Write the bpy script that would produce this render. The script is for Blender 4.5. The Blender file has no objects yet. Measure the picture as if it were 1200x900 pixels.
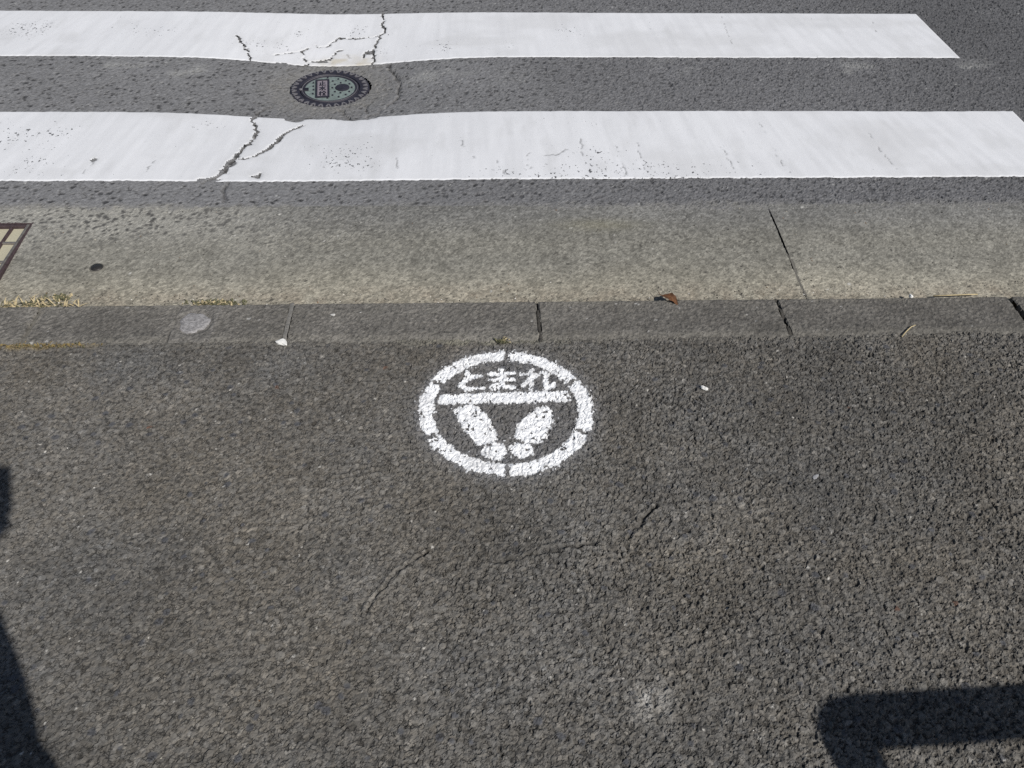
import bpy, bmesh, math, random
import numpy as np
from mathutils import Vector, Matrix

SC = bpy.context.scene
COL = SC.collection
rng = random.Random(7)

# ------------------------------------------------------------------ camera, sky, sun, exposure
PITCH, ROLL, YAW, CAM_H = 0.754528, 0.026012, 0.058779, 1.35965
cy_, sy_ = math.cos(YAW), math.sin(YAW)
fwd = Vector((sy_*math.cos(PITCH), cy_*math.cos(PITCH), -math.sin(PITCH)))
rgt = Vector((cy_, -sy_, 0)); up = rgt.cross(fwd)
r2 = math.cos(ROLL)*rgt + math.sin(ROLL)*up
u2 = -math.sin(ROLL)*rgt + math.cos(ROLL)*up
cd = bpy.data.cameras.new('camera'); cam = bpy.data.objects.new('camera', cd); COL.objects.link(cam)
M = Matrix((r2, u2, -fwd)).transposed().to_4x4(); M.translation = (0, 0, CAM_H)
cam.matrix_world = M
cd.sensor_width = 36.0; cd.sensor_fit = 'HORIZONTAL'; cd.lens = 36.0*1020.19/1200.0
cd.clip_start = 0.02; cd.clip_end = 500
SC.camera = cam

SUN_EL = math.radians(42.0); SUN_DX, SUN_DY = 0.65, -0.76          # towards the sun: behind the photographer, to the right
w = bpy.data.worlds.new('World'); SC.world = w; w.use_nodes = True
nt = w.node_tree; nt.nodes.clear()
sky = nt.nodes.new('ShaderNodeTexSky'); sky.sky_type = 'NISHITA'; sky.sun_disc = False
sky.sun_elevation = SUN_EL; sky.sun_rotation = math.atan2(SUN_DX, SUN_DY)
bg = nt.nodes.new('ShaderNodeBackground'); bg.inputs[1].default_value = 0.055
wo = nt.nodes.new('ShaderNodeOutputWorld')
nt.links.new(sky.outputs[0], bg.inputs[0]); nt.links.new(bg.outputs[0], wo.inputs[0])
sl = bpy.data.lights.new('sun', 'SUN'); sl.energy = 4.2; sl.angle = math.radians(0.53); sl.color = (1.0, 0.965, 0.91)
so = bpy.data.objects.new('sun', sl); COL.objects.link(so)
to_sun = Vector((SUN_DX*math.cos(SUN_EL), SUN_DY*math.cos(SUN_EL), math.sin(SUN_EL))).normalized()
so.rotation_euler = (-to_sun).to_track_quat('-Z', 'Y').to_euler(); so.location = to_sun*20
vs = SC.view_settings
SC.cycles.use_denoising = False; SC.render.filter_size = 1.0
vs.view_transform = 'Standard'; vs.look = 'None'; vs.gamma = 1; vs.exposure = 0.0; vs.use_curve_mapping = False

# ------------------------------------------------------------------ noise in numpy
def hsh(ix, iy, seed):
    h = (ix.astype(np.int64)*374761393 + iy.astype(np.int64)*668265263 + seed*1442695041) & 0xFFFFFFFF
    h = ((h ^ (h >> 13))*1274126177) & 0xFFFFFFFF
    h = ((h ^ (h >> 15))*2246822519) & 0xFFFFFFFF
    h = h ^ (h >> 16)
    return (h & 0xFFFFFF).astype(np.float32)/float(0x1000000)
def vnoise(x, y, cell, seed):
    u = x/cell; v = y/cell
    i = np.floor(u); j = np.floor(v)
    fu = (u-i); fv = (v-j); fu = fu*fu*(3-2*fu); fv = fv*fv*(3-2*fv)
    a = hsh(i, j, seed); b = hsh(i+1, j, seed); c = hsh(i, j+1, seed); d = hsh(i+1, j+1, seed)
    return (a+(b-a)*fu)*(1-fv) + (c+(d-c)*fu)*fv
def fbm(x, y, cell, n, seed):
    s = 0; a = 1; t = 0
    for k in range(n):
        s = s + a*vnoise(x+17.3*k, y-9.1*k, cell/2**k, seed+k); t += a; a *= 0.55
    return s/t
def worley(x, y, cell, seed, jit=0.95):
    u = x/cell; v = y/cell
    i0 = np.floor(u); j0 = np.floor(v)
    f1 = np.full(u.shape, 9.0, np.float32); f2 = f1.copy()
    bi = np.zeros_like(f1); bj = np.zeros_like(f1); bx = np.zeros_like(f1); by = np.zeros_like(f1)
    for di in (-1, 0, 1):
        for dj in (-1, 0, 1):
            i = i0+di; j = j0+dj
            px = i + 0.5 + jit*(hsh(i, j, seed)-0.5); py = j + 0.5 + jit*(hsh(i, j, seed+91)-0.5)
            dx = u-px; dy = v-py; d = np.sqrt(dx*dx+dy*dy)
            m = d < f1
            f2 = np.where(m, f1, np.minimum(f2, d))
            f1 = np.where(m, d, f1); bi = np.where(m, i, bi); bj = np.where(m, j, bj)
            bx = np.where(m, dx, bx); by = np.where(m, dy, by)
    return f1, f2, bi, bj, bx, by
def sstep(a, b, x):
    t = np.clip((x-a)/(b-a), 0, 1); return t*t*(3-2*t)
def poly_dist(x, y, pts):
    """distance to an open polyline; arrays of any shape"""
    d = np.full(x.shape, 9.0)
    xs = [p[0] for p in pts]; ys = [p[1] for p in pts]
    m = (x > min(xs)-.05) & (x < max(xs)+.05) & (y > min(ys)-.05) & (y < max(ys)+.05)
    if not m.any(): return d
    px, py = x[m], y[m]; dd = np.full(px.shape, 9.0)
    for (ax, ay), (bx, by) in zip(pts[:-1], pts[1:]):
        ex, ey = bx-ax, by-ay; L = ex*ex+ey*ey+1e-12
        t = np.clip(((px-ax)*ex+(py-ay)*ey)/L, 0, 1)
        dd = np.minimum(dd, np.hypot(px-ax-t*ex, py-ay-t*ey))
    d[m] = dd; return d
def poly_sd(x, y, pts):
    """signed distance to a closed polygon, negative inside"""
    d = poly_dist(x, y, list(pts)+[pts[0]])
    ins = np.zeros(x.shape, bool); n = len(pts)
    for k in range(n):
        ax, ay = pts[k]; bx, by = pts[(k+1) % n]
        if ay == by: continue
        c = ((ay > y) != (by > y)) & (x < (bx-ax)*(y-ay)/(by-ay)+ax)
        ins ^= c
    return np.where(ins, -d, d)

# ------------------------------------------------------------------ mesh helpers
def link(o, parent=None):
    COL.objects.link(o)
    if parent is not None: o.parent = parent
    return o
def tag(o, label=None, cat=None, group=None, kind=None):
    if label: o['label'] = label
    if cat: o['category'] = cat
    if group: o['group'] = group
    if kind: o['kind'] = kind
    return o
def empty(name, loc=(0, 0, 0), rot=(0, 0, 0)):
    o = bpy.data.objects.new(name, None); o.location = loc; o.rotation_euler = rot
    o.empty_display_size = 0.05
    return link(o)
def raw_mesh(name, V, F, mat, parent=None, col=None, smooth=True):
    """V (n,3), F (m,4) quads or list of faces"""
    me = bpy.data.meshes.new(name)
    V = np.asarray(V, np.float32)
    if isinstance(F, np.ndarray):
        me.vertices.add(len(V)); me.vertices.foreach_set('co', V.ravel())
        k = F.shape[1]
        me.loops.add(F.size); me.loops.foreach_set('vertex_index', F.ravel().astype(np.int32))
        me.polygons.add(len(F)); me.polygons.foreach_set('loop_start', np.arange(0, F.size, k, dtype=np.int32))
        me.update(calc_edges=True)
    else:
        me.from_pydata([tuple(map(float, v)) for v in V], [], F); me.update()
    if col is not None:
        a = me.color_attributes.new('Col', 'FLOAT_COLOR', 'POINT')
        c = np.ones((len(V), 4), np.float32); c[:, :col.shape[1]] = col
        a.data.foreach_set('color', c.ravel())
    if smooth: me.shade_smooth()
    else: me.shade_flat()
    me.materials.append(mat)
    return link(bpy.data.objects.new(name, me), parent)
def grid_mesh(name, X, Y, Z, mat, parent=None, col=None, keep=None, smooth=True):
    ny, nx = X.shape
    idx = np.arange(nx*ny, dtype=np.int32).reshape(ny, nx)
    F = np.stack([idx[:-1, :-1], idx[:-1, 1:], idx[1:, 1:], idx[1:, :-1]], -1).reshape(-1, 4)
    if keep is not None: F = F[keep.ravel()]
    V = np.stack([X, Y, Z], -1).reshape(-1, 3)
    if col is not None: col = col.reshape(-1, col.shape[-1])
    if keep is not None:
        used, inv = np.unique(F, return_inverse=True)
        V = V[used]; F = inv.reshape(F.shape).astype(np.int32)
        if col is not None: col = col[used]
    return raw_mesh(name, V, F, mat, parent, col, smooth)
class MB:
    """collects simple shapes into one mesh"""
    def __init__(s): s.v = []; s.f = []
    def add(s, V, F):
        b = len(s.v); s.v += [tuple(p) for p in V]; s.f += [tuple(b+i for i in f) for f in F]; return s
    def box(s, x0, x1, y0, y1, z0, z1, bev=0.0):
        if bev <= 0:
            V = [(x, y, z) for z in (z0, z1) for y in (y0, y1) for x in (x0, x1)]
            return s.add(V, [(0, 2, 3, 1), (4, 5, 7, 6), (0, 1, 5, 4), (2, 6, 7, 3), (0, 4, 6, 2), (1, 3, 7, 5)])
        b = bev
        V = [(x0, y0, z0), (x1, y0, z0), (x1, y1, z0), (x0, y1, z0), (x0, y0, z1-b), (x1, y0, z1-b), (x1, y1, z1-b), (x0, y1, z1-b),
             (x0+b, y0+b, z1), (x1-b, y0+b, z1), (x1-b, y1-b, z1), (x0+b, y1-b, z1)]
        F = [(3, 2, 1, 0), (8, 9, 10, 11)]
        for k in range(4):
            n = (k+1) % 4; F += [(k, n, n+4, k+4), (k+4, n+4, n+8, k+8)]
        return s.add(V, F)
    def lathe(s, prof, n=64, cx=0, cy=0, close=False):
        V = []; F = []
        for r, z in prof:
            for k in range(n):
                a = 2*math.pi*k/n; V.append((cx+r*math.cos(a), cy+r*math.sin(a), z))
        for i in range(len(prof)-1):
            for k in range(n):
                m = (k+1) % n; F.append((i*n+k, i*n+m, (i+1)*n+m, (i+1)*n+k))
        if close: F.append(tuple((len(prof)-1)*n+k for k in range(n)))
        return s.add(V, F)
    def prism(s, pts, z0, z1):
        n = len(pts)
        ar = sum(pts[i][0]*pts[(i+1) % n][1]-pts[(i+1) % n][0]*pts[i][1] for i in range(n))
        if ar < 0: pts = pts[::-1]
        V = [(x, y, z0) for x, y in pts]+[(x, y, z1) for x, y in pts]
        F = [tuple(range(n, 2*n))]+[(k, (k+1) % n, (k+1) % n+n, k+n) for k in range(n)]
        return s.add(V, F)
    def tube(s, pts, rad, n=8, cap=True):
        pts = [Vector(p) for p in pts]; rr = rad if isinstance(rad, (list, tuple)) else [rad]*len(pts)
        V = []; F = []; pn = None
        for i, p in enumerate(pts):
            t = (pts[min(i+1, len(pts)-1)]-pts[max(i-1, 0)]).normalized()
            if pn is None:
                a = Vector((0, 0, 1)) if abs(t.z) < .9 else Vector((1, 0, 0)); u = t.cross(a).normalized()
            else: u = (pn-t*pn.dot(t)).normalized()
            pn = u; v = t.cross(u)
            for k in range(n):
                a = 2*math.pi*k/n; V.append(tuple(p+rr[i]*(math.cos(a)*u+math.sin(a)*v)))
        for i in range(len(pts)-1):
            for k in range(n):
                m = (k+1) % n; F.append((i*n+k, i*n+m, (i+1)*n+m, (i+1)*n+k))
        if cap: F += [tuple(range(n))[::-1], tuple((len(pts)-1)*n+k for k in range(n))]
        return s.add(V, F)
    def stroke(s, pts, wd, z0, z1):
        for a, b in zip(pts[:-1], pts[1:]):
            ax, ay = a; bx, by = b; L = math.hypot(bx-ax, by-ay) or 1; nx, ny = -(by-ay)/L*wd/2, (bx-ax)/L*wd/2
            s.prism([(ax+nx, ay+ny), (ax-nx, ay-ny), (bx-nx, by-ny), (bx+nx, by+ny)], z0, z1)
        return s
    def build(s, name, mat, parent=None, smooth=False):
        return raw_mesh(name, np.array(s.v), s.f, mat, parent, None, smooth)

# ------------------------------------------------------------------ materials
def nodes_of(name):
    m = bpy.data.materials.new(name); m.use_nodes = True
    n = m.node_tree; b = n.nodes['Principled BSDF']
    return m, n, b
def N(n, t, **kw):
    x = n.nodes.new(t)
    for k, v in kw.items():
        if k.startswith('i_'): x.inputs[k[2:].replace('_', ' ')].default_value = v
        else: setattr(x, k, v)
    return x
def attr_mat(name, rough=0.9, fine=900.0, fine_bump=0.25, bump_dist=0.0006, vary=(0.8, 1.2), spec=0.3, coarse=None, grain=None, grain_dark=0.55, grain_bump=0.0):
    """base colour from the surface's own stone/binder colours, times a fine grain; fine relief by bump"""
    m, n, b = nodes_of(name); L = n.links.new
    at = N(n, 'ShaderNodeAttribute', attribute_name='Col')
    geo = N(n, 'ShaderNodeNewGeometry')
    nz = N(n, 'ShaderNodeTexNoise', i_Scale=fine, i_Detail=3.0, i_Roughness=0.65)
    L(geo.outputs['Position'], nz.inputs['Vector'])
    mr = N(n, 'ShaderNodeMapRange'); mr.inputs['From Min'].default_value = 0.3; mr.inputs['From Max'].default_value = 0.7
    mr.inputs['To Min'].default_value = vary[0]; mr.inputs['To Max'].default_value = vary[1]
    L(nz.outputs['Fac'], mr.inputs['Value'])
    mx = N(n, 'ShaderNodeMix', data_type='RGBA', blend_type='MULTIPLY'); mx.inputs['Factor'].default_value = 1
    L(at.outputs['Color'], mx.inputs['A']); L(mr.outputs['Result'], mx.inputs['B'])
    colr = mx.outputs['Result']; hsrc = nz.outputs['Fac']
    if grain:                         # single small stones: own tone, dark binder in the joints between them
        vg = N(n, 'ShaderNodeTexVoronoi', feature='F1', i_Scale=grain); L(geo.outputs['Position'], vg.inputs['Vector'])
        ve = N(n, 'ShaderNodeTexVoronoi', feature='DISTANCE_TO_EDGE', i_Scale=grain); L(geo.outputs['Position'], ve.inputs['Vector'])
        sx = N(n, 'ShaderNodeSeparateColor'); L(vg.outputs['Color'], sx.inputs[0])
        tm = N(n, 'ShaderNodeMapRange'); tm.inputs['To Min'].default_value = 0.86; tm.inputs['To Max'].default_value = 1.14; L(sx.outputs[0], tm.inputs['Value'])
        m2 = N(n, 'ShaderNodeMix', data_type='RGBA', blend_type='MULTIPLY'); m2.inputs['Factor'].default_value = 1
        L(colr, m2.inputs['A']); L(tm.outputs['Result'], m2.inputs['B'])
        jn = N(n, 'ShaderNodeTexNoise', i_Scale=grain*0.55, i_Detail=1.0); L(geo.outputs['Position'], jn.inputs['Vector'])
        jt = N(n, 'ShaderNodeMapRange', interpolation_type='SMOOTHSTEP'); jt.inputs['From Min'].default_value = 0.47; jt.inputs['From Max'].default_value = 0.60; L(jn.outputs['Fac'], jt.inputs['Value'])
        je_ = N(n, 'ShaderNodeMapRange', interpolation_type='SMOOTHSTEP'); je_.inputs['From Min'].default_value = 0.03; je_.inputs['From Max'].default_value = 0.17
        je_.inputs['To Min'].default_value = grain_dark; je_.inputs['To Max'].default_value = 0.0; L(ve.outputs['Distance'], je_.inputs['Value'])
        jm = N(n, 'ShaderNodeMath', operation='MULTIPLY'); L(je_.outputs['Result'], jm.inputs[0]); L(jt.outputs['Result'], jm.inputs[1])
        m3 = N(n, 'ShaderNodeMix', data_type='RGBA'); L(jm.outputs[0], m3.inputs['Factor']); L(m2.outputs['Result'], m3.inputs['A']); m3.inputs['B'].default_value = (0.022, 0.021, 0.02, 1)
        colr = m3.outputs['Result']
        hs = N(n, 'ShaderNodeMath', operation='MULTIPLY_ADD'); L(jm.outputs[0], hs.inputs[0]); hs.inputs[1].default_value = -grain_bump; L(nz.outputs['Fac'], hs.inputs[2]); hsrc = hs.outputs[0]
    L(colr, b.inputs['Base Color'])
    b.inputs['Roughness'].default_value = rough; b.inputs['Specular IOR Level'].default_value = spec
    bp = N(n, 'ShaderNodeBump'); bp.inputs['Strength'].default_value = fine_bump; bp.inputs['Distance'].default_value = bump_dist
    L(hsrc, bp.inputs['Height'])
    last = bp
    if coarse:                        # stones by bump where the sheet is too coarse to carry them itself (alpha of Col = 0)
        vo = N(n, 'ShaderNodeTexVoronoi', feature='F1', i_Scale=coarse, i_Randomness=1.0); L(geo.outputs['Position'], vo.inputs['Vector'])
        iv = N(n, 'ShaderNodeMath', operation='SUBTRACT'); iv.inputs[0].default_value = 1.0; L(at.outputs['Alpha'], iv.inputs[1])
        b2 = N(n, 'ShaderNodeBump'); b2.invert = True; b2.inputs['Distance'].default_value = 0.003
        L(iv.outputs[0], b2.inputs['Strength']); L(vo.outputs['Distance'], b2.inputs['Height']); L(bp.outputs[0], b2.inputs['Normal'])
        last = b2
    L(last.outputs[0], b.inputs['Normal'])
    return m
def plain_mat(name, colr, rough=0.7, metal=0.0, vary=0.15, scale=60.0, spec=0.4, bump=0.0, bscale=400.0, trans=0.0):
    m, n, b = nodes_of(name); L = n.links.new
    geo = N(n, 'ShaderNodeNewGeometry')
    nz = N(n, 'ShaderNodeTexNoise', i_Scale=scale, i_Detail=4.0, i_Roughness=0.6); L(geo.outputs['Position'], nz.inputs['Vector'])
    mr = N(n, 'ShaderNodeMapRange'); mr.inputs['From Min'].default_value = 0.3; mr.inputs['From Max'].default_value = 0.7
    mr.inputs['To Min'].default_value = 1-vary; mr.inputs['To Max'].default_value = 1+vary; L(nz.outputs['Fac'], mr.inputs['Value'])
    mx = N(n, 'ShaderNodeMix', data_type='RGBA', blend_type='MULTIPLY'); mx.inputs['Factor'].default_value = 1
    mx.inputs['A'].default_value = (*colr, 1); L(mr.outputs['Result'], mx.inputs['B']); L(mx.outputs['Result'], b.inputs['Base Color'])
    b.inputs['Roughness'].default_value = rough; b.inputs['Metallic'].default_value = metal; b.inputs['Specular IOR Level'].default_value = spec
    if bump:
        n2 = N(n, 'ShaderNodeTexNoise', i_Scale=bscale, i_Detail=3.0); L(geo.outputs['Position'], n2.inputs['Vector'])
        bp = N(n, 'ShaderNodeBump'); bp.inputs['Strength'].default_value = bump; bp.inputs['Distance'].default_value = 0.001
        L(n2.outputs['Fac'], bp.inputs['Height']); L(bp.outputs[0], b.inputs['Normal'])
    return m
M_PAVE = attr_mat('worn_asphalt', 0.92, 1100, 0.5, 0.0007, (0.78, 1.22), 0.25, coarse=110, grain=190, grain_dark=0.8, grain_bump=1.5)
M_ROAD = attr_mat('road_asphalt', 0.9, 700, 0.4, 0.0008, (0.82, 1.18), 0.25, coarse=90, grain=170, grain_dark=0.35, grain_bump=0.8)
M_CONC = attr_mat('gutter_concrete', 0.93, 600, 0.5, 0.0008, (0.75, 1.25), 0.2, grain=260, grain_dark=0.35, grain_bump=0.8)
M_KERB = attr_mat('kerb_concrete', 0.9, 650, 0.5, 0.0008, (0.72, 1.26), 0.25, grain=240, grain_dark=0.5, grain_bump=0.8)
M_STEN = attr_mat('stencil_paint', 0.8, 900, 0.35, 0.0006, (0.93, 1.04), 0.3)
def stripe_mat():
    """thermoplastic white; worn pits show the asphalt where the wear attribute (alpha of Col) is high"""
    m, n, b = nodes_of('thermoplastic_white'); L = n.links.new
    at = N(n, 'ShaderNodeAttribute', attribute_name='Col'); geo = N(n, 'ShaderNodeNewGeometry')
    mp = N(n, 'ShaderNodeMapping'); mp.inputs['Scale'].default_value = (1, 0.75, 1); L(geo.outputs['Position'], mp.inputs['Vector'])
    nz = N(n, 'ShaderNodeTexNoise', i_Scale=100.0, i_Detail=3.0, i_Roughness=0.62); L(mp.outputs[0], nz.inputs['Vector'])
    # threshold falls with wear
    th = N(n, 'ShaderNodeMath', operation='MULTIPLY_ADD'); L(at.outputs['Alpha'], th.inputs[0]); th.inputs[1].default_value = -0.125; th.inputs[2].default_value = 0.745
    sb = N(n, 'ShaderNodeMath', operation='SUBTRACT'); L(nz.outputs['Fac'], sb.inputs[0]); L(th.outputs[0], sb.inputs[1])
    ss = N(n, 'ShaderNodeMapRange', interpolation_type='SMOOTHSTEP'); ss.inputs['From Min'].default_value = 0.0; ss.inputs['From Max'].default_value = 0.012
    L(sb.outputs[0], ss.inputs['Value'])
    gr = N(n, 'ShaderNodeTexNoise', i_Scale=420.0, i_Detail=2.0); L(geo.outputs['Position'], gr.inputs['Vector'])
    gm = N(n, 'ShaderNodeMapRange'); gm.inputs['From Min'].default_value = 0.3; gm.inputs['From Max'].default_value = 0.7; gm.inputs['To Min'].default_value = 0.93; gm.inputs['To Max'].default_value = 1.04
    L(gr.outputs['Fac'], gm.inputs['Value'])
    ml = N(n, 'ShaderNodeMix', data_type='RGBA', blend_type='MULTIPLY'); ml.inputs['Factor'].default_value = 1
    L(at.outputs['Color'], ml.inputs['A']); L(gm.outputs['Result'], ml.inputs['B'])
    mx = N(n, 'ShaderNodeMix', data_type='RGBA'); L(ss.outputs['Result'], mx.inputs['Factor']); L(ml.outputs['Result'], mx.inputs['A'])
    mx.inputs['B'].default_value = (0.085, 0.085, 0.09, 1); L(mx.outputs['Result'], b.inputs['Base Color'])
    b.inputs['Roughness'].default_value = 0.62; b.inputs['Specular IOR Level'].default_value = 0.35
    hh = N(n, 'ShaderNodeMath', operation='MULTIPLY_ADD'); L(ss.outputs['Result'], hh.inputs[0]); hh.inputs[1].default_value = -1.5; L(gr.outputs['Fac'], hh.inputs[2])
    bp = N(n, 'ShaderNodeBump'); bp.inputs['Strength'].default_value = 0.35; bp.inputs['Distance'].default_value = 0.001
    L(hh.outputs[0], bp.inputs['Height']); L(bp.outputs[0], b.inputs['Normal'])
    return m
M_STRIPE = stripe_mat()
M_IRON = plain_mat('navy_cast_iron', (0.032, 0.030, 0.042), 0.55, 0.2, 0.3, 80, 0.5, 0.3)
M_IRONWORN = plain_mat('worn_cast_iron', (0.19, 0.183, 0.195), 0.55, 0.2, 0.2, 120)
M_GREEN = plain_mat('faded_green_enamel', (0.175, 0.215, 0.205), 0.7, 0, 0.3, 90, 0.4, 0.15)
M_PLATE = plain_mat('mauve_plate', (0.25, 0.22, 0.25), 0.6, 0.1, 0.15, 90)
M_RUST = plain_mat('brown_rusted_steel', (0.075, 0.052, 0.056), 0.7, 0.3, 0.35, 90, 0.4, 0.3)
M_GALV = plain_mat('worn_steel', (0.24, 0.22, 0.20), 0.5, 0.5, 0.3, 90, 0.5)
M_SAND = plain_mat('dry_sediment', (0.47, 0.44, 0.33), 0.95, 0, 0.1, 200, 0.2, 0.5, 700)
M_PIT = plain_mat('pit_concrete', (0.12, 0.115, 0.10), 0.95, 0, 0.2, 60)
M_MORTAR = plain_mat('pale_mortar', (0.185, 0.178, 0.165), 0.95, 0, 0.25, 250, 0.2, 0.8, 500)
M_DARKJ = plain_mat('dark_joint_dirt', (0.03, 0.028, 0.025), 0.97, 0, 0.4, 300, 0.1, 0.8, 600)
M_JDIRT = plain_mat('joint_dirt', (0.065, 0.061, 0.055), 0.97, 0, 0.4, 300, 0.1, 0.8, 600)
M_SILT = plain_mat('joint_silt', (0.15, 0.142, 0.125), 0.97, 0, 0.25, 300, 0.1, 0.8, 600)
M_WHITECHIP = plain_mat('white_chip', (0.75, 0.74, 0.71), 0.8, 0, 0.08, 200)
M_LEAF = plain_mat('brown_leaf', (0.13, 0.06, 0.028), 0.6, 0, 0.4, 120, 0.4, 0.5, 300)
M_STRAW = plain_mat('dry_straw', (0.45, 0.37, 0.22), 0.8, 0, 0.25, 200)
M_GRASS = plain_mat('olive_weed', (0.115, 0.112, 0.062), 0.8, 0, 0.35, 200)

# ------------------------------------------------------------------ traced ground data in metres (cracks, wear, stencil)
TOPC = [[(-0.912, 3.466), (-0.879, 3.391), (-0.85, 3.334), (-0.824, 3.256)], [(-0.359, 3.715), (-0.351, 3.647), (-0.354, 3.59), (-0.337, 3.533), (-0.358, 3.489), (-0.365, 3.438), (-0.373, 3.366), (-0.37, 3.323), (-0.367, 3.23)], [(-0.361, 3.49), (-0.425, 3.48), (-0.509, 3.476), (-0.517, 3.491), (-0.553, 3.418), (-0.585, 3.402), (-0.607, 3.422)], [(-0.745, 3.316), (-0.707, 3.337), (-0.677, 3.356), (-0.646, 3.368), (-0.626, 3.391)], [(-0.646, 3.368), (-0.636, 3.312), (-0.614, 3.259), (-0.64, 3.242)], [(-0.612, 3.273), (-0.572, 3.291), (-0.539, 3.306), (-0.515, 3.362), (-0.498, 3.39)], [(-0.492, 3.369), (-0.461, 3.312), (-0.423, 3.252)], [(-0.372, 3.352), (-0.405, 3.356), (-0.412, 3.307)], [(1.68, 3.642), (1.651, 3.487)], [(1.051, 3.664), (1.033, 3.379)]]
LOWC = [[(-0.729, 2.842), (-0.734, 2.772), (-0.714, 2.721), (-0.702, 2.67), (-0.704, 2.618), (-0.726, 2.567), (-0.736, 2.508)], [(-0.736, 2.508), (-0.746, 2.462), (-0.754, 2.402), (-0.778, 2.37), (-0.808, 2.344)], [(-0.73, 2.491), (-0.7, 2.498), (-0.667, 2.535), (-0.644, 2.572)], [(-0.644, 2.572), (-0.628, 2.624), (-0.611, 2.685), (-0.588, 2.72), (-0.567, 2.749)], [(-1.163, 2.486), (-1.159, 2.465)], [(-1.159, 2.455), (-1.168, 2.378)], [(-0.973, 2.493), (-0.984, 2.403)], [(-0.034, 2.599), (-0.025, 2.553), (0.001, 2.502), (0.03, 2.447)], [(0.081, 2.468), (0.102, 2.373)], [(0.178, 2.521), (0.178, 2.414)], [(0.225, 2.488), (0.264, 2.498), (0.307, 2.526)], [(0.356, 2.605), (0.354, 2.428)], [(1.327, 2.648), (1.323, 2.531), (1.333, 2.405)], [(0.466, 2.593), (0.472, 2.37)], [(0.534, 2.575), (0.54, 2.4)], [(0.808, 2.562), (0.817, 2.382)], [(0.975, 2.71), (0.972, 2.533), (0.986, 2.381)], [(-0.235, 2.495), (-0.228, 2.38)], [(-0.664, 2.383), (-0.648, 2.378), (-0.641, 2.399)]]
ROADC = [[(-0.367, 3.23), (-0.313, 3.241), (-0.278, 3.148), (-0.262, 3.087), (-0.256, 2.971), (-0.269, 2.931), (-0.296, 2.88), (-0.327, 2.83), (-0.361, 2.807)], [(-0.457, 2.892), (-0.434, 2.839), (-0.404, 2.778)], [(-0.374, 2.924), (-0.358, 2.842)], [(-0.738, 2.345), (-0.73, 2.295), (-0.721, 2.237)], [(-0.729, 2.842), (-0.717, 2.872), (-0.692, 2.891)]]
PAVC = [[(-0.197, 0.857), (-0.184, 0.888), (-0.156, 0.933), (-0.126, 0.96), (-0.095, 0.982)], [(0.002, 0.995), (0.033, 0.956), (0.065, 0.964), (0.131, 0.982), (0.23, 0.999)], [(0.289, 1.004), (0.33, 1.058), (0.359, 1.079)], [(-0.283, 1.173), (-0.24, 1.181), (-0.172, 1.197)]]
WEAR = [(-1.775, 3.478, 0.15), (-1.712, 3.53, 0.083), (-1.343, 3.507, 0.083), (-1.205, 3.483, 0.073), (-0.831, 3.413, 0.067), (-0.713, 3.387, 0.053), (-0.68, 3.51, 0.047), (-0.445, 3.519, 0.073), (-0.333, 3.36, 0.047), (-0.101, 3.364, 0.067), (0.13, 3.351, 0.06), (0.392, 3.495, 0.113), (-1.463, 2.63, 0.093), (-1.33, 2.63, 0.073), (-1.342, 2.44, 0.083), (-0.389, 2.564, 0.117), (-0.43, 2.448, 0.067), (-0.324, 2.444, 0.073), (0.394, 2.706, 0.033), (0.295, 2.387, 0.2), (0.546, 2.385, 0.2), (0.812, 2.383, 0.2), (0.071, 2.373, 0.133), (-0.848, 2.704, 0.067), (0.401, 2.509, 0.1)]
NOTCH = [(-0.597, 2.797), (-0.404, 2.778)]
POLY = {'bar': [(-0.083, 1.411), (0.036, 1.417), (0.212, 1.421), (0.211, 1.388), (0.121, 1.382), (0.006, 1.382), (-0.079, 1.381)], 'lsole': [(-0.045, 1.359), (-0.03, 1.372), (-0.009, 1.377), (0.01, 1.368), (0.028, 1.336), (0.042, 1.294), (0.045, 1.274), (0.027, 1.26), (0.005, 1.255), (-0.013, 1.283), (-0.031, 1.319)], 'lheel': [(0.01, 1.238), (0.023, 1.255), (0.047, 1.264), (0.061, 1.252), (0.062, 1.23), (0.051, 1.216), (0.027, 1.216), (0.015, 1.226)], 'rsole': [(0.094, 1.314), (0.115, 1.347), (0.143, 1.368), (0.164, 1.373), (0.169, 1.343), (0.161, 1.307), (0.146, 1.274), (0.132, 1.26), (0.107, 1.265), (0.085, 1.273)], 'rheel': [(0.073, 1.244), (0.087, 1.261), (0.11, 1.258), (0.124, 1.248), (0.119, 1.228), (0.101, 1.217), (0.083, 1.222)]}
GLYPH = {'to': [[(-0.018, 1.489), (-0.012, 1.469)], [(0.013, 1.474), (-0.012, 1.466), (-0.03, 1.449), (-0.032, 1.438), (-0.016, 1.429), (0.017, 1.431)]], 'ma': [[(0.037, 1.479), (0.088, 1.481)], [(0.037, 1.459), (0.086, 1.461)], [(0.063, 1.493), (0.062, 1.441), (0.051, 1.43), (0.04, 1.436), (0.048, 1.445), (0.065, 1.439), (0.09, 1.43)]], 're': [[(0.131, 1.492), (0.127, 1.426)], [(0.106, 1.475), (0.13, 1.477)], [(0.131, 1.469), (0.11, 1.438)], [(0.133, 1.463), (0.15, 1.48), (0.165, 1.48), (0.162, 1.454), (0.162, 1.434), (0.172, 1.431), (0.181, 1.445)]]}
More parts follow.
